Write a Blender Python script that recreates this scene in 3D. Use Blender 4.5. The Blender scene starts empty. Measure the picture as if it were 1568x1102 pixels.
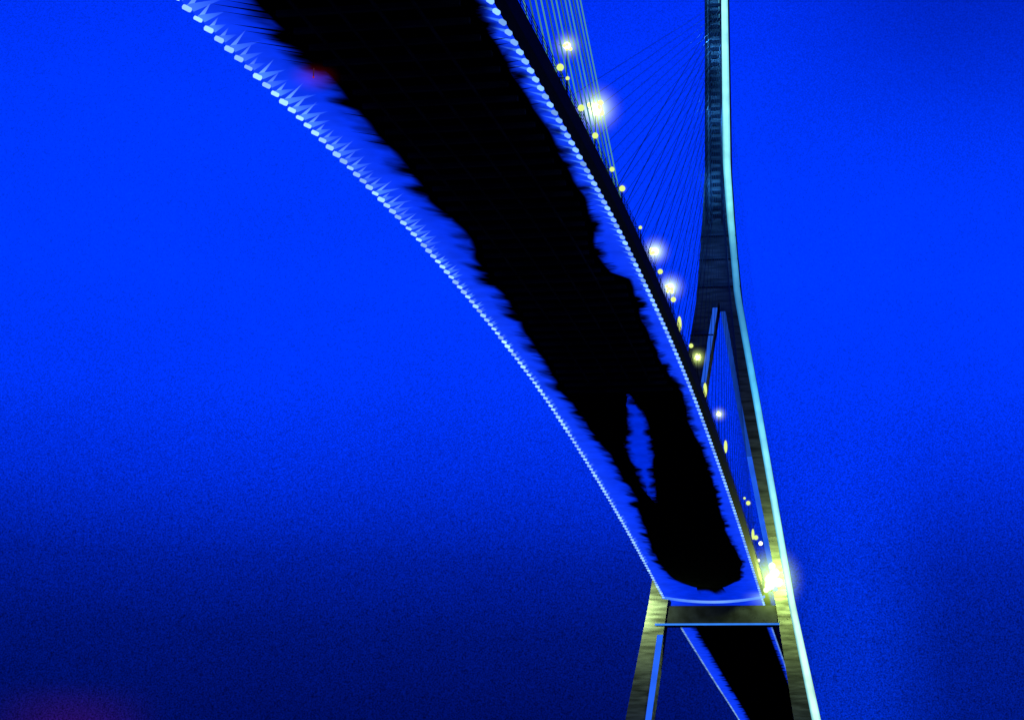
import bpy, math, random
import numpy as np
from mathutils import Vector, Matrix
random.seed(4)
TH=math.radians(14.6); ROLL=math.radians(1.1); F=3000.0
M=(Matrix.Rotation(math.pi/2+TH,3,'X')@Matrix.Rotation(ROLL,3,'Z'))
sc=bpy.context.scene
cam=bpy.data.cameras.new("camera"); co=bpy.data.objects.new("camera",cam); bpy.context.collection.objects.link(co)
co.location=(0,0,2); co.rotation_euler=M.to_euler(); cam.lens=F/1568*36; cam.clip_end=60000
sc.camera=co
sc.view_settings.view_transform='Standard'

# ---------- alignment of the bridge ----------
PHI=math.radians(10.835); A=Vector((math.cos(PHI),-math.sin(PHI),0)); B=Vector((math.sin(PHI),math.cos(PHI),0))
ZT=[(-400,38),(-70,52),(60,59.5),(133,64.5),(153,66.4),(181,68.9),(205,70.7),(230,71.9),(260,72.8),(292,73.0),(329,72.1),(380,69.8),(460,64.6),(560,60),(690,55),(900,44),(1300,25)]
ZX=[a for a,b in ZT]; ZY=[b for a,b in ZT]
_m=np.gradient(ZY,ZX)
def zdeck(y):
    i=int(np.clip(np.searchsorted(ZX,y)-1,0,len(ZX)-2)); h=ZX[i+1]-ZX[i]; t=(y-ZX[i])/h
    return (2*t**3-3*t*t+1)*ZY[i]+(t**3-2*t*t+t)*h*_m[i]+(-2*t**3+3*t*t)*ZY[i+1]+(t**3-t*t)*h*_m[i+1]
def D(y,u,dz=0.0):
    return Vector((-39.5+.19139*y,y,zdeck(y)+dz))+A*u
HW=11.5
IY=[-500,0,67,124,178,252,325,418,512,600,690,770,840,910]; SY=[20,133,142.6,153,163.5,181,201,222.5,253.4,292.4,329,375,415,460]
def y2s(y): return float(np.interp(y,IY,SY))

# ---------- materials ----------
def mat(name,col,rough=.6,noise=0.0,scale=1.0,spec=.2,bands=False):
    m=bpy.data.materials.new(name); m.use_nodes=True; nt=m.node_tree; b=nt.nodes["Principled BSDF"]
    b.inputs["Roughness"].default_value=rough; b.inputs["Specular IOR Level"].default_value=spec
    if noise:
        tc=nt.nodes.new("ShaderNodeTexCoord"); n=nt.nodes.new("ShaderNodeTexNoise"); n.inputs["Scale"].default_value=scale; n.inputs["Detail"].default_value=6
        r=nt.nodes.new("ShaderNodeValToRGB"); r.color_ramp.elements[0].position=.3; r.color_ramp.elements[1].position=.7
        r.color_ramp.elements[0].color=[c*(1-noise) for c in col]+[1]; r.color_ramp.elements[1].color=[min(1,c*(1+noise)) for c in col]+[1]
        src=tc.outputs["Object"]
        if bands:
            mp=nt.nodes.new("ShaderNodeMapping"); mp.inputs["Scale"].default_value=(.5,.5,3.5); nt.links.new(src,mp.inputs[0]); src=mp.outputs[0]
        nt.links.new(src,n.inputs["Vector"]); nt.links.new(n.outputs["Fac"],r.inputs["Fac"]); nt.links.new(r.outputs["Color"],b.inputs["Base Color"])
    else: b.inputs["Base Color"].default_value=(*col,1)
    return m
def glowmat(name,noise=0.0,scale=1.0):
    m=bpy.data.materials.new(name); m.use_nodes=True; nt=m.node_tree; nt.nodes.clear()
    o=nt.nodes.new("ShaderNodeOutputMaterial"); e=nt.nodes.new("ShaderNodeEmission"); a=nt.nodes.new("ShaderNodeAttribute"); a.attribute_name="Col"
    nt.links.new(a.outputs["Color"],e.inputs["Color"]); nt.links.new(e.outputs[0],o.inputs[0])
    if noise:
        tc=nt.nodes.new("ShaderNodeTexCoord"); n=nt.nodes.new("ShaderNodeTexNoise"); n.inputs["Scale"].default_value=scale; n.inputs["Detail"].default_value=5
        mr=nt.nodes.new("ShaderNodeMapRange"); mr.inputs[1].default_value=.3; mr.inputs[2].default_value=.7; mr.inputs[3].default_value=1-noise; mr.inputs[4].default_value=1+noise*.5
        nt.links.new(tc.outputs["Object"],n.inputs["Vector"]); nt.links.new(n.outputs["Fac"],mr.inputs[0]); nt.links.new(mr.outputs[0],e.inputs["Strength"])
    return m
def fringemat(name):
    # soft shade edge as dark film, fading to its free edge (Col.r) in streaks
    m=bpy.data.materials.new(name); m.use_nodes=True; nt=m.node_tree; nt.nodes.clear(); N=nt.nodes; Lk=nt.links.new
    o=N.new("ShaderNodeOutputMaterial"); mx=N.new("ShaderNodeMixShader"); tr=N.new("ShaderNodeBsdfTransparent"); df=N.new("ShaderNodeBsdfDiffuse"); df.inputs[0].default_value=(.002,.002,.004,1)
    a=N.new("ShaderNodeAttribute"); a.attribute_name="Col"; s=N.new("ShaderNodeSeparateColor"); Lk(a.outputs["Color"],s.inputs[0])
    cx=N.new("ShaderNodeCombineXYZ"); Lk(s.outputs[1],cx.inputs[0]); mm=N.new("ShaderNodeMath"); mm.operation='MULTIPLY'; mm.inputs[1].default_value=.5; Lk(s.outputs[0],mm.inputs[0]); Lk(mm.outputs[0],cx.inputs[1]); Lk(s.outputs[2],cx.inputs[2])
    n=N.new("ShaderNodeTexNoise"); n.inputs["Scale"].default_value=1.0; n.inputs["Detail"].default_value=3; n.inputs["Roughness"].default_value=.45; Lk(cx.outputs[0],n.inputs["Vector"])
    m1=N.new("ShaderNodeMath"); m1.operation='MULTIPLY_ADD'; m1.inputs[1].default_value=2.6; m1.inputs[2].default_value=-1.35; Lk(n.outputs["Fac"],m1.inputs[0])
    m2=N.new("ShaderNodeMath"); m2.operation='ADD'; Lk(m1.outputs[0],m2.inputs[0]); Lk(s.outputs[0],m2.inputs[1])
    r=N.new("ShaderNodeMapRange"); r.interpolation_type='SMOOTHSTEP'; r.inputs[1].default_value=0.05; r.inputs[2].default_value=1.1; Lk(m2.outputs[0],r.inputs[0])
    e1=N.new("ShaderNodeMapRange"); e1.inputs[1].default_value=0; e1.inputs[2].default_value=.35; Lk(s.outputs[0],e1.inputs[0])
    mu=N.new("ShaderNodeMath"); mu.operation='MULTIPLY'; Lk(r.outputs[0],mu.inputs[0]); Lk(e1.outputs[0],mu.inputs[1])
    e2=N.new("ShaderNodeMapRange"); e2.interpolation_type='SMOOTHSTEP'; e2.inputs[1].default_value=.6; e2.inputs[2].default_value=1.0; Lk(s.outputs[0],e2.inputs[0])
    mxm=N.new("ShaderNodeMath"); mxm.operation='MAXIMUM'; Lk(mu.outputs[0],mxm.inputs[0]); Lk(e2.outputs[0],mxm.inputs[1])
    Lk(mxm.outputs[0],mx.inputs[0]); Lk(tr.outputs[0],mx.inputs[1]); Lk(df.outputs[0],mx.inputs[2]); Lk(mx.outputs[0],o.inputs[0]); return m
def halomat(name,col,st,pw=3.0):
    m=bpy.data.materials.new(name); m.use_nodes=True; nt=m.node_tree; nt.nodes.clear(); N=nt.nodes; Lk=nt.links.new
    o=N.new("ShaderNodeOutputMaterial"); e=N.new("ShaderNodeEmission"); e.inputs[0].default_value=(*col,1)
    tc=N.new("ShaderNodeTexCoord"); l=N.new("ShaderNodeVectorMath"); l.operation='LENGTH'; Lk(tc.outputs["Object"],l.inputs[0])
    r=N.new("ShaderNodeMapRange"); r.inputs[1].default_value=0; r.inputs[2].default_value=1; r.inputs[3].default_value=1; r.inputs[4].default_value=0; Lk(l.outputs["Value"],r.inputs[0])
    p=N.new("ShaderNodeMath"); p.operation='POWER'; p.inputs[1].default_value=pw; Lk(r.outputs[0],p.inputs[0])
    q=N.new("ShaderNodeMath"); q.operation='MULTIPLY'; q.inputs[1].default_value=st; Lk(p.outputs[0],q.inputs[0]); Lk(q.outputs[0],e.inputs[1]); Lk(e.outputs[0],o.inputs["Volume"]); return m
m_black=mat("soffit_shade_black",(.004,.0045,.007),.9,.5,.6,0)  # flat black for the shade shapes on the soffit
m_rib=mat("cross_girder_steel",(.07,.075,.085),.8,.6,.3,0)
m_steel=mat("dark_painted_steel",(.006,.008,.016),.8,.5,2,.05)
m_conc=mat("pylon_concrete",(.045,.05,.06),.85,.7,.35,.1,True)
m_beam=mat("crossbeam_concrete",(.006,.007,.014),.85,.6,.4,.05)
m_cable=mat("cable_sheath",(.02,.045,.08),.7,.3,1,.1)
m_asph=mat("asphalt",(.05,.05,.05),.9,.3,.5)
m_glow=glowmat("lamp_and_wash_glow"); m_panel=glowmat("soffit_wash_glow",.2,.35); m_strip=glowmat("floodlit_edge_glow",.22,.25)  # soffit, stays and pylon edges carry their lamp light as emission
m_fringe=fringemat("shade_fringe_film")
h_yel=halomat("lamp_halo_volume",(.75,1.0,.25),1.7,5.0); h_red=halomat("red_beacon_halo_volume",(1,.02,.05),.04,2.0); h_big=halomat("floodlight_halo_volume",(.6,1.0,.1),.5,3.2)  # glow around lamps added as emissive spheres, without any real mist

class MB:
    def __init__(s): s.v=[];s.f=[];s.c=[]
    def quad(s,p,cols=None):
        i=len(s.v); s.v+= [tuple(q) for q in p]; s.f.append(tuple(range(i,i+len(p))))
        s.c+= [(*c,1) for c in (cols if cols and isinstance(cols[0],(tuple,list)) else [cols or (0,0,0)]*len(p))]
    def box8(s,p,col=(0,0,0)):
        for f in ((0,1,2,3),(7,6,5,4),(0,4,5,1),(1,5,6,2),(2,6,7,3),(3,7,4,0)): s.quad([p[k] for k in f],col)
    def bar(s,a,b,r,col=(0,0,0),n=3,r2=None):
        a=Vector(a);b=Vector(b);d=(b-a).normalized(); x=d.orthogonal().normalized(); y=d.cross(x); r2=r if r2 is None else r2
        ra=[a+(x*math.cos(t)+y*math.sin(t))*r for t in [2*math.pi*k/n for k in range(n)]]
        rb=[b+(x*math.cos(t)+y*math.sin(t))*r2 for t in [2*math.pi*k/n for k in range(n)]]
        for k in range(n): s.quad([ra[k],ra[(k+1)%n],rb[(k+1)%n],rb[k]],col)
        s.quad(ra[::-1],col); s.quad(rb,col)
    def ball(s,c,r,col,nu=14,nv=8,sz=1.0):
        c=Vector(c)
        P=lambda i,j:c+Vector((math.cos(2*math.pi*i/nu)*math.sin(math.pi*j/nv)*r,math.sin(2*math.pi*i/nu)*math.sin(math.pi*j/nv)*r,math.cos(math.pi*j/nv)*r*sz))
        for i in range(nu):
            for j in range(nv): s.quad([P(i,j),P(i,j+1),P(i+1,j+1),P(i+1,j)],col)
    def make(s,name,m,parent=None):
        me=bpy.data.meshes.new(name); me.from_pydata(s.v,[],s.f); 
        at=me.color_attributes.new("Col",'FLOAT_COLOR','POINT'); at.data.foreach_set("color",[x for c in s.c for x in c])
        me.materials.append(m); me.update(); o=bpy.data.objects.new(name,me); bpy.context.collection.objects.link(o); o.parent=parent; return o
def empty(name):
    o=bpy.data.objects.new(name,None); bpy.context.collection.objects.link(o); return o
def halo(loc,r,m,parent):
    b=MB(); b.ball((0,0,0),1.0,(0,0,0),16,10); o=b.make("lamp_halo",m,parent); o.location=loc; o.scale=(r,r,r) if not isinstance(r,tuple) else r
bridge=empty("cable_stayed_bridge")

# ---------- deck ----------
YS=[float(v) for v in np.arange(-300,1301,4)]
def strip(b,fa,fb,ys=YS,col=(0,0,0)):
    for p,q in zip(ys[:-1],ys[1:]): b.quad([fa(p),fb(p),fb(q),fa(q)],col)
b=MB()
strip(b,lambda y:D(y,HW,0.0),lambda y:D(y,HW+.55,.7)); strip(b,lambda y:D(y,HW+.55,.7),lambda y:D(y,HW+.7,2.3)); 
strip(b,lambda y:D(y,-HW,0.0),lambda y:D(y,-HW+.1,2.3))
b.make("fascia",m_steel,bridge)
b=MB(); strip(b,lambda y:D(y,-HW+.1,2.3),lambda y:D(y,HW+.7,2.3)); b.make("roadway",m_asph,bridge)
b=MB()
for y in np.arange(60,560,2.5):
    for s in (-HW+.3,HW+.6): b.bar(D(y,s,2.3),D(y,s,3.4),.04)
for s in (-HW+.3,HW+.6):
    for h in (2.7,3.05,3.4):
        for y in range(60,560,10): b.bar(D(y,s,h),D(y+10,s,h),.03)
b.make("railing",m_steel,bridge)
# soffit, its blue lamp wash put in as emission colour
b=MB()
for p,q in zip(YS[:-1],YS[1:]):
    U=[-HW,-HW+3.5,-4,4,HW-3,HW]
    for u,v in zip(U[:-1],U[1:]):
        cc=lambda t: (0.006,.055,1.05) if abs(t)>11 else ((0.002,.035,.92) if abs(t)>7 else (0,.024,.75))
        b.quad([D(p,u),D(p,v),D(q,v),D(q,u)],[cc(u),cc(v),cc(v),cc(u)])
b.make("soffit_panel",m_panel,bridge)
# dark plate cut to the outline of the shaded soffit middle
LB=[(-500,.26),(0,.25),(100,.24),(150,.25),(200,.25),(300,.22),(350,.26),(400,.2),(450,.2),(500,.18),(550,.15),(600,.14),(650,.17),(700,.2),(750,.22),(800,.15),(850,.12),(875,.2),(888,.36)]
RB=[(-500,.93),(0,.94),(100,.93),(200,.94),(250,.92),(300,.93),(400,.83),(430,.86),(440,.93),(490,.9),(550,.88),(600,.93),(650,.9),(700,.92),(800,.87),(850,.92),(875,.85),(888,.65)]
lbx=[y2s(a) for a,_ in LB]; lby=[c for _,c in LB]; rbx=[y2s(a) for a,_ in RB]; rby=[c for _,c in RB]
H=[(598,.565,.57),(640,.48,.6),(680,.36,.56),(715,.34,.47),(740,.33,.41),(756,.37,.38)]
hx=[y2s(a) for a,_,_ in H]
rs=random.Random(9)
def wn(y,k): return math.sin(y*.21+k)*.5+math.sin(y*.53+2*k)*.35+math.sin(y*1.3+5*k)*.1
b=MB(); nb=MB(); rb_=MB(); U=lambda f:(f-.5)*2*HW
yend=y2s(888)
ys=list(np.arange(20,yend,.8))
def lbu(y): return U(float(np.interp(y,lbx,lby)))+.35*wn(y,1)+.7
def rbu(y): return U(float(np.interp(y,rbx,rby)))+.25*wn(y,2.3)-.5
dz=-.12
fh=lambda y,k:U(float(np.interp(y,hx,[h[k] for h in H])))+.25*wn(y*1.3,k*3)
SK=-2.2
for i in range(len(ys)-1):
    p,q=ys[i],ys[i+1]; lp,lq=lbu(p),lbu(q); rp,rq=rbu(p),rbu(q)
    if hx[0]<p<hx[-1]:
        b.quad([D(p,lp,dz),D(p,fh(p,1)-.3,dz),D(q,fh(q,1)-.3,dz),D(q,lq,dz)]); b.quad([D(p,fh(p,2)+.3,dz),D(p,rp,dz),D(q,rq,dz),D(q,fh(q,2)+.3,dz)])
        for k,s in ((1,1),(2,-1)):
            w=1.8; a0,a1=fh(p,k)-.31*s,fh(q,k)-.31*s
            nb.quad([D(p,a0,dz-.02),D(p,a0+w*s,dz-.02),D(q,a1+w*s,dz-.02),D(q,a1,dz-.02)],[(1,p*.25,7),(0,p*.25,7),(0,q*.25,7),(1,q*.25,7)])
    else: b.quad([D(p,lp,dz),D(p,rp,dz),D(q,rq,dz),D(q,lq,dz)])
    kk=float(np.interp(p,[130,200,300,440],[1,1,.9,.7]))
    wl=min(3.4*kk,lp+HW-.3); wl2=min(3.4*kk,lq+HW-.3)
    fr=.25
    nb.quad([D(p,lp+.05,dz-.01),D(q,lq+.05,dz-.01),D(q+SK,lq-wl2,dz+.05),D(p+SK,lp-wl,dz+.05)],[(1.15,p*fr,0),(1.15,q*fr,0),(0,q*fr,0),(0,p*fr,0)])
    wr=max(.2,min(2.1*kk,HW-rp-.15)); wr2=max(.2,min(2.1*kk,HW-rq-.15)); fr=.3
    nb.quad([D(p,rp-.05,dz-.01),D(q,rq-.05,dz-.01),D(q-.3,rq+wr2,dz+.05),D(p-.3,rp+wr,dz+.05)],[(1.15,p*fr,3),(1.15,q*fr,3),(0,q*fr,3),(0,p*fr,3)])
le,re=lbu(ys[-1]),rbu(ys[-1])
for i in range(12):
    t0,t1=i/12,(i+1)/12; u0,u1=le+(re-le)*t0,le+(re-le)*t1
    nb.quad([D(ys[-1]-.05,u0,dz-.01),D(ys[-1]-.05,u1,dz-.01),D(ys[-1]+10,u1*1.2,dz),D(ys[-1]+10,u0*1.2,dz)],[(1.2,u0*.4,9),(1.2,u1*.4,9),(0,u1*.4,9),(0,u0*.4,9)])
b.quad([D(-300,-5.5,dz),D(-300,9.5,dz),D(20,9.5,dz),D(20,-5.5,dz)])
# transverse ribs and stiffeners under the dark plate
y=60.
while y<hx[0]-2:
    a,c=lbu(y)+.4,rbu(y)-.4
    P=[D(y,a,dz-.45),D(y,c,dz-.45),D(y+.5,c,dz-.45),D(y+.5,a,dz-.45)]; P+=[p+Vector((0,0,.44)) for p in P]; rb_.box8(P); y+=4
for u in (-3,0,3,6):
    yy=list(np.arange(60,hx[0]-4,6))
    for p,q in zip(yy[:-1],yy[1:]): rb_.bar(D(p,u,dz-.5),D(q,u,dz-.5),.14,n=4)
rb_.make("cross_girder",m_rib,bridge)
for p in np.arange(470,1300,1.5):
    q=p+1.5
    b.quad([D(p,-7.2,dz),D(p,9.6,dz),D(q,9.6,dz),D(q,-7.2,dz)])
    if p<760:
        nb.quad([D(p,-7.2,dz),D(q,-7.2,dz),D(q,-9.8,dz),D(p,-9.8,dz)],[(1.15,p*.3,0),(1.15,q*.3,0),(0,q*.3,0),(0,p*.3,0)])
        nb.quad([D(p,9.6,dz),D(q,9.6,dz),D(q,11.4,dz),D(p,11.4,dz)],[(1.3,p*.5,3),(1.3,q*.5,3),(0.1,q*.5,3),(0.1,p*.5,3)])
b.make("soffit_shade_plate",m_black,bridge); nb.make("shade_fringe",m_fringe,bridge)  # plate and film stand in for shade under the deck
# flat dark spikes shaped as streaky shade across the blue bands
b=MB()
y=60.
while y<440:
    near=y<150
    if (near and rs.random()<.75) or rs.random()<.12:
        l0=lbu(y); ln=rs.uniform(.8,3.0); w=rs.uniform(.25,.5)
        if near: ln=min((l0+HW)*rs.uniform(.4,.75),4.8)
        b.quad([D(y-w,l0+.5,-.16),D(y+w,l0+.5,-.16),D(y-.6-ln*.6,l0-ln,-.06)])
    if rs.random()<(.9 if y<165 else .35):
        r0=rbu(y); ln=min(rs.uniform(.5,2.1),HW-r0-.3)
        if ln>0: b.quad([D(y-.3,r0-.5,-.16),D(y+.3,r0-.5,-.16),D(y-.3,r0+ln,-.06)])
    y+=1.45+rs.uniform(-.15,.15)
b.make("shade_spike",m_black,bridge)
# edge lamps; their wash on the soffit painted as glowing triangles
b=MB(); y=60.; BL=(.004,.05,1.0)
while y<760:
    k=max(.35,min(1,(260-y)/110+.3)); far=.5 if y>470 else 1; fr=.7 if y>470 else 1
    e=rs.uniform(.65,1.3)*far*(1.3 if 215<y<262 and rs.random()<.5 else 1); c=(.36*e,.70*e,1.35*e)
    c0=D(y,-HW+.05,-.2)
    b.bar(c0-B*.42-A*.12,c0+B*.22+A*.16,.19*rs.uniform(.8,1.3)*fr,c,6)
    if y<420:
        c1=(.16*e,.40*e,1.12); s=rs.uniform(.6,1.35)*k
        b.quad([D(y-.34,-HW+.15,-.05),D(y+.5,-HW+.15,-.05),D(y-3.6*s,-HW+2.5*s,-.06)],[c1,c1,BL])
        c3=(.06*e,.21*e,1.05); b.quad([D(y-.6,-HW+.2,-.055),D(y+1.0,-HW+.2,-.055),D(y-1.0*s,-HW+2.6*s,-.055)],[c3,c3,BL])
    e=rs.uniform(.6,1.25)*far; c=(.28*e,.6*e,1.3*e); c0=D(y,HW-.1,-.2)
    b.bar(c0-B*.38-A*.1,c0+B*.15+A*.1,.21*fr,c,6)
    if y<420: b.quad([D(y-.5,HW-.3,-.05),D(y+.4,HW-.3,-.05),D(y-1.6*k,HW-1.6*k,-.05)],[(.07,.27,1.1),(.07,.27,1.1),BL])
    y+=2.4
b.make("edge_lamp_row_and_wash",m_glow,bridge)

# ---------- pylons ----------
PO=2.0
def W2(w,u,v,z): 
    p=Vector((-39.5+.19139*w,w,0)); return p+A*(u+PO)+B*v+Vector((0,0,z))
OUT=[(0,28.5),(34,22.9),(63,17.1),(110,9.8),(138,5.3),(157,3.9),(171,3.15),(203,2.95),(226,2.8)]
INN=[(0,22.5),(34,16.7),(63,12.6),(110,4.2),(136.5,.02)]
def fo(z): return float(np.interp(z,[a for a,_ in OUT],[c for _,c in OUT]))
def fi(z): return float(np.interp(z,[a for a,_ in INN],[c for _,c in INN]))
def pylon(w,zd):
    root=bridge; T=3.2; b=MB(); bm=MB()
    zs=[0,20,34,50,63,80,95,110,124,136.5]
    for sgn in (-1,1):
        for z0,z1 in zip(zs[:-1],zs[1:]):
            P=[W2(w,sgn*fi(z0),-T,z0),W2(w,sgn*fo(z0),-T,z0),W2(w,sgn*fo(z0),T,z0),W2(w,sgn*fi(z0),T,z0),
               W2(w,sgn*fi(z1),-T,z1),W2(w,sgn*fo(z1),-T,z1),W2(w,sgn*fo(z1),T,z1),W2(w,sgn*fi(z1),T,z1)]
            for f in ((0,1,5,4),(2,3,7,6),(0,4,7,3),(1,2,6,5)): b.quad([P[k] for k in f])
    zs=[136.5,147,157,164,171,185,203,226]
    for z0,z1 in zip(zs[:-1],zs[1:]):
        a,c=fo(z0),fo(z1); P=[W2(w,-a,-T,z0),W2(w,a,-T,z0),W2(w,a,T,z0),W2(w,-a,T,z0),W2(w,-c,-T,z1),W2(w,c,-T,z1),W2(w,c,T,z1),W2(w,-c,T,z1)]
        for f in ((0,1,5,4),(2,3,7,6),(0,4,7,3),(1,2,6,5)): b.quad([P[k] for k in f])
    b.quad([P[k] for k in (4,5,6,7)])
    zt,zb,t=zd-1.8,zd-6.2,2.9
    a=fi(zb)+1; P=[W2(w,-a,-t,zb),W2(w,a,-t,zb),W2(w,a,t,zb),W2(w,-a,t,zb)]; P+=[p+Vector((0,0,zt-zb)) for p in P]; bm.box8(P)
    b.make("pylon_legs",m_conc,root); bm.make("pylon_crossbeam",m_beam,root)
    b=MB()
    for z in np.arange(158,224,2.0):
        P=[W2(w,-1.9,-T-.25,z),W2(w,.9,-T-.25,z),W2(w,.9,-T,z),W2(w,-1.9,-T,z)]; P+=[p+Vector((0,0,.9)) for p in P]; b.box8(P)
    for u,r in ((-2.6,.4),(-1.7,.2),(1.05,.35)):
        b.bar(W2(w,u,-T-.3,157),W2(w,u,-T-.3,225),r,n=4)
    for z in (92,104,116,128,140,147,153):
        a=fo(z)+.06; b.box8([W2(w,-a,-T-.1,z),W2(w,a if z>137 else -fi(z),-T-.1,z),W2(w,a if z>137 else -fi(z),T+.1,z),W2(w,-a,T+.1,z)]+[W2(w,-a,-T-.1,z+.4),W2(w,a if z>137 else -fi(z),-T-.1,z+.4),W2(w,a if z>137 else -fi(z),T+.1,z+.4),W2(w,-a,T+.1,z+.4)])
    b.make("stay_anchorage",m_steel,root)
    b=MB(); zs=list(np.arange(4,226,3.0))  # floodlit pylon edges and beam lines put in as emissive strips
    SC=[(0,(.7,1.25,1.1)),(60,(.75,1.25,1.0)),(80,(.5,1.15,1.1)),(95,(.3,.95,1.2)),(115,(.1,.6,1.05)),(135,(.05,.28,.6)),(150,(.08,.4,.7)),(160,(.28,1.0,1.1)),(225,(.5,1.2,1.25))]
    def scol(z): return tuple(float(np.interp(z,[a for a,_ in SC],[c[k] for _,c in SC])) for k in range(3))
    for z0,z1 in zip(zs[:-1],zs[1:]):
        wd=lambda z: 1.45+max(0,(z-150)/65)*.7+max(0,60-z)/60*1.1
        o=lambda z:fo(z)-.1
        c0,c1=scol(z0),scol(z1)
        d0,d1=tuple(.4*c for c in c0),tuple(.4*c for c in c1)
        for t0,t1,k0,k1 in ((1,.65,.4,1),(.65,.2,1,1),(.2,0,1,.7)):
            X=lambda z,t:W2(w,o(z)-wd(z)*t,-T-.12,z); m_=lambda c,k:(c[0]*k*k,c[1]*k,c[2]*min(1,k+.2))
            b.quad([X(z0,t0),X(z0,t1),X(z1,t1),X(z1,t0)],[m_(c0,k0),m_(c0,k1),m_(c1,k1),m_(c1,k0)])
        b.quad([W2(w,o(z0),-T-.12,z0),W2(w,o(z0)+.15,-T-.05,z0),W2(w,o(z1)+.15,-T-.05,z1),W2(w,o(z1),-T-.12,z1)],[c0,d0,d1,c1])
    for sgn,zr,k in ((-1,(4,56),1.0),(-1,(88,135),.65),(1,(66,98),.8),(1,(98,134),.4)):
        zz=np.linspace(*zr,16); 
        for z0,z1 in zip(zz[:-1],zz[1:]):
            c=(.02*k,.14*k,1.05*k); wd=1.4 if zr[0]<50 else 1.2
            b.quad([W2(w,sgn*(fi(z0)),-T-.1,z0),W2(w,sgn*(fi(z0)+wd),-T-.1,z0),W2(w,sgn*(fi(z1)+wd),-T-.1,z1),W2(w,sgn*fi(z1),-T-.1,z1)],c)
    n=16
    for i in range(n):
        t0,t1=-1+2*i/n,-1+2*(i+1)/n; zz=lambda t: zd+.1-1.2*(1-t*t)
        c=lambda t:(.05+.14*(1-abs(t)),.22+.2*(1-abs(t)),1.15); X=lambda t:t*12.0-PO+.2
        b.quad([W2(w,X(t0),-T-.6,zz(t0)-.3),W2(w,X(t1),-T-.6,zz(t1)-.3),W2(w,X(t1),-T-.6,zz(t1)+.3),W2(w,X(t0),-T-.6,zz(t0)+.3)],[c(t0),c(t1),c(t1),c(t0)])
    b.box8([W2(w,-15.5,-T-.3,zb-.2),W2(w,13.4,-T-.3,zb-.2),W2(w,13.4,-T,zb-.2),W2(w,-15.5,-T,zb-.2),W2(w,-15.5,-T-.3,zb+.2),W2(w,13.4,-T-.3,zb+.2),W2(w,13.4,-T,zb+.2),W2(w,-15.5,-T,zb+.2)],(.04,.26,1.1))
    b.make("floodlit_edge_glow",m_strip,root)
WP=460
pylon(WP,zdeck(WP)); pylon(-70,zdeck(-70))

# ---------- stays ----------
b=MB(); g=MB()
ysn=[y for y in np.arange(-40,214,4.8)]
for i,y in enumerate(ysn):
    zt=165+ (45*(i/len(ysn)))
    for s in (-1,1):
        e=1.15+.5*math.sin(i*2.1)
        g.bar(D(y,s*(HW+.2),2.3),W2(-70,s*1.0,2,zt),.085,(.05*e,.19*e,.2*e))  # lamp light on the near stays put into their emission colour
for i,y in enumerate(np.arange(440,200,-7.0)):
    zt=158+ 56*(i/34)
    for s in (-1,1): b.bar(D(y,s*(HW+.2),2.3),W2(WP,s*1.2,-3.4,zt),.05)
for i,y in enumerate(np.arange(490,700,14.0)):
    zt=160+ 50*(i/15)
    for s in (-1,1): b.bar(D(y,s*(HW+.2),2.3),W2(WP,s*1.2,3.4,zt),.02)
b.make("stay_cable",m_cable,bridge); g.make("stay_cable_painted_light",m_glow,bridge)

# ---------- lamps ----------
LAMPS=[(170,5.5,.42,1),(188,5.0,.75,1),(240,4.0,.58,1),(258,4.2,.62,1),(297,4.5,.48,1),(337,6.0,.42,1),
 (162,.6,.32,0),(166,.9,.18,0),(174,.6,.32,0),(183,.6,.3,0),(195,.6,.26,0),(203,.8,.33,0),(219,.9,.2,0),(246,3.0,.33,0),(262,3.6,.36,0),(270,2.2,.3,2),(287,3.6,.33,0),(310,2.8,.3,2),(351,3.8,.3,2),(410,7.8,.45,0),(434,6.2,.5,0),(399,6,.25,0),(424,4.5,.3,2)]
for i,(Y,h,r,k) in enumerate(LAMPS):
    uu=HW+.2 if h>2 else HW+.95
    e=empty("street_lamp"); top=D(Y,uu,2.3+h)
    b=MB(); b.bar(D(Y,uu,2.3 if h>2 else 1.4),top,.05,n=6,r2=.035); b.bar(top,top-A*.8+Vector((0,0,.15)),.04,n=5); b.make("post",m_steel,e)
    b=MB(); b.ball(top,r*(.8 if k==1 else 1),(2.6,2.6,1.4) if k==1 else (.8,1.0,.25),sz=1 if k<2 else 4)
    if k==1:
        for t in range(6): b.ball(top+Vector((rs.uniform(-1,1),rs.uniform(-1,1),rs.uniform(-1,1)))*r*.9,r*.38,(1.3,1.5,.4),8,5)
    b.make("luminaire",m_glow,e)
    if k==1: halo(top,r*5.2,h_yel,e)
    else: halo(top,(r*2.6,r*2.6,r*2.6*(1 if k<2 else 3)),h_yel,e)
fl=W2(WP,11.9,-6,68.3)
e=empty("floodlight_cluster"); b=MB()
for dx,dzz,r in ((0,0,1.5),(.8,1.6,1.1),(-.5,-1.4,1.1),(1.5,-.6,1.1),(.2,3.2,.8),(-1.3,-2.4,.6),(-2.4,8.5,.5),(-3.0,4.5,.4)): b.ball(fl+A*dx+Vector((0,0,dzz)),r,(1.8,1.9,1.1))
b.make("luminaire",m_glow,e); halo(fl,(9,9,10),h_big,e)
b=MB(); b.bar(W2(WP,11.9,-6,zdeck(WP)+1.0),fl,.2,n=6); b.bar(fl,fl+Vector((0,0,3)),.12,n=6); b.make("post",m_steel,e)
e=empty("aircraft_warning_beacon"); rb=D(150,-6.2,-.9); b=MB(); b.ball(rb,.09,(.25,.02,.05)); b.bar(rb,rb+Vector((0,0,.8)),.06,(.02,.01,.02)); b.make("lens",m_glow,e); halo(rb,(2.6,2.6,1.3),h_red,e)
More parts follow.
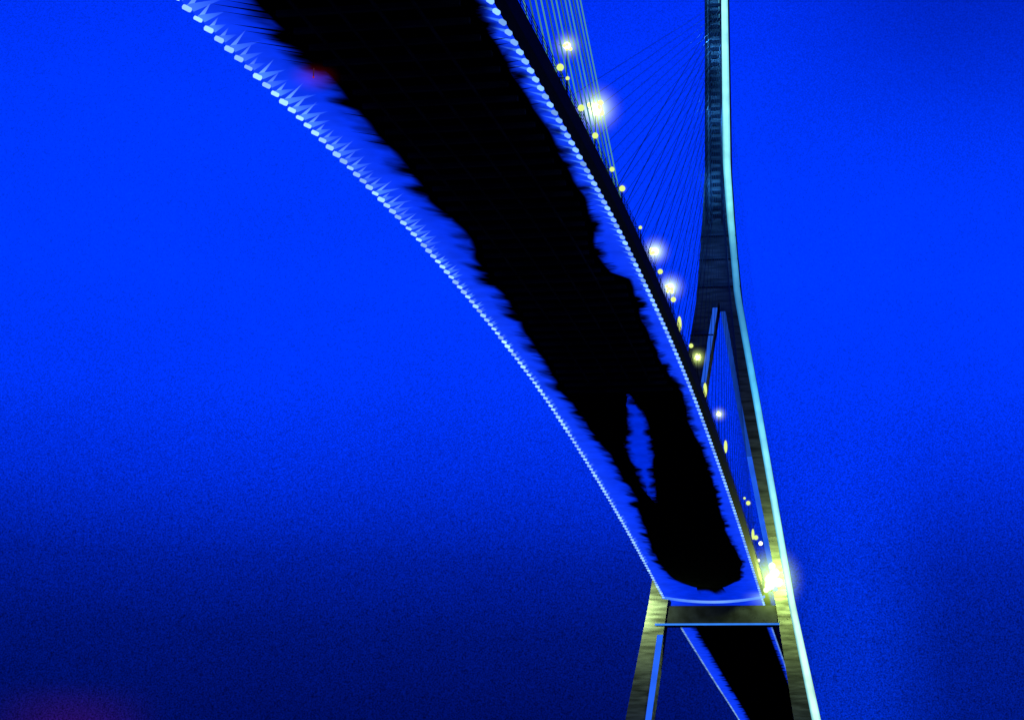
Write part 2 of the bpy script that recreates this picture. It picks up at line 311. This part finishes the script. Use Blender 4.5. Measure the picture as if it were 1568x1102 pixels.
def plight(name,loc,en,col,r,parent):
    l=bpy.data.lights.new(name,'POINT'); l.energy=en; l.color=col; l.shadow_soft_size=r; o=bpy.data.objects.new(name,l); o.location=loc; bpy.context.collection.objects.link(o); o.parent=parent
plight("leg_floodlight",W2(WP,16,-9.5,68),75000,(.72,1,.2),.8,bridge)
plight("leg_floodlight",W2(WP,-19,-8,62),26000,(.75,1,.3),.8,bridge)
for z in (166,184,202,218): plight("shaft_fill_light",W2(WP,-.5,-9,z),6500,(.06,.38,1),.5,bridge)  # added blue fill without a fixture, brightens shaft and ladder
plight("shaft_fill_light",W2(WP,0,-14,146),3500,(.08,.3,1),.5,bridge)

# ---------- water, sky ----------
b=MB(); S=25000
b.quad([(-S,-S,0),(S,-S,0),(S,S,0),(-S,S,0)])
wm=mat("river_water",(.002,.006,.02),.25,.3,.02,.4); b.make("river_water",wm)
w=bpy.data.worlds.new("World"); sc.world=w; w.use_nodes=True; nt=w.node_tree; N=nt.nodes; bg=N["Background"]; Lk=nt.links.new
tc=N.new("ShaderNodeTexCoord"); sx=N.new("ShaderNodeSeparateXYZ"); Lk(tc.outputs["Generated"],sx.inputs[0])
rp=N.new("ShaderNodeValToRGB"); cr=rp.color_ramp
stops=[(0,(.0,.002,.07)),(.075,(.0,.0042,.12)),(.115,(.0,.0064,.175)),(.15,(.0,.011,.32)),(.19,(.0,.023,.67)),(.235,(.0,.035,.96)),(.29,(.0,.040,1.05)),(.37,(.0,.038,1.03)),(.43,(.0,.029,.92)),(.6,(.0,.008,.35)),(1,(.0,.003,.12))]
cr.elements[0].position=0; cr.elements[0].color=(*stops[0][1],1); cr.elements[1].position=1; cr.elements[1].color=(*stops[-1][1],1)
for p,c in stops[1:-1]:
    e=cr.elements.new(p); e.color=(*c,1)
Lk(sx.outputs["Z"],rp.inputs[0])
def math_(op,a,b_=None,c_=None):
    n=N.new("ShaderNodeMath"); n.operation=op
    for i,v in enumerate((a,b_,c_)):
        if v is None: continue
        if isinstance(v,(int,float)): n.inputs[i].default_value=v
        else: Lk(v,n.inputs[i])
    return n.outputs[0]
def mrange(src,a,b_,c,d,sm=True):
    n=N.new("ShaderNodeMapRange"); n.interpolation_type='SMOOTHSTEP' if sm else 'LINEAR'
    for i,v in zip((1,2,3,4),(a,b_,c,d)): n.inputs[i].default_value=v
    Lk(src,n.inputs[0]); return n.outputs[0]
def addcol(base,fac,col):
    m=N.new("ShaderNodeMix"); m.data_type='RGBA'; m.blend_type='ADD'; m.clamp_result=False; Lk(fac,m.inputs[0]); Lk(base,m.inputs[6]); m.inputs[7].default_value=(*col,1); return m.outputs[2]
az=math_('ARCTAN2',sx.outputs["X"],sx.outputs["Y"])
d=math_('ABSOLUTE',math_('SUBTRACT',az,.170)); lobe=mrange(d,0,.06,1,0); low=mrange(sx.outputs["Z"],.12,.26,1,0)
gl=math_('MULTIPLY',lobe,low); gl=math_('MULTIPLY_ADD',math_('MULTIPLY',mrange(az,.06,.2,0,1),mrange(sx.outputs["Z"],.1,.24,1,0)),.35,gl)
gl=math_('MULTIPLY_ADD',math_('MULTIPLY',mrange(d,0,.018,1,0),mrange(sx.outputs["Z"],.08,.16,1,0)),.9,gl)
c1=addcol(rp.outputs[0],math_('MULTIPLY',gl,.8),(0,.016,.36))
rd=math_('MULTIPLY',mrange(math_('ABSOLUTE',math_('SUBTRACT',az,-.215)),0,.05,1,0),mrange(sx.outputs["Z"],.055,.09,1,0))
c1=addcol(c1,rd,(.022,.0,.0))
dark=math_('MULTIPLY',mrange(sx.outputs["Z"],.31,.43,0,1),mrange(az,.09,.24,0,1))
nz=N.new("ShaderNodeTexNoise"); nz.inputs["Scale"].default_value=1300; nz.inputs["Detail"].default_value=1; Lk(tc.outputs["Generated"],nz.inputs[0])
n2=N.new("ShaderNodeTexNoise"); n2.inputs["Scale"].default_value=9; n2.inputs["Detail"].default_value=3; Lk(tc.outputs["Generated"],n2.inputs[0])
g1=math_('SUBTRACT',nz.outputs["Fac"],.5); amp=mrange(sx.outputs["Z"],.12,.28,2.4,.9); g1=math_('MULTIPLY_ADD',g1,amp,1.0)
m2=mrange(n2.outputs["Fac"],.3,.7,.95,1.05,False)
st=math_('MULTIPLY',math_('MULTIPLY',g1,m2),math_('MULTIPLY_ADD',dark,-.42,1.0))
Lk(c1,bg.inputs[0]); Lk(st,bg.inputs[1])
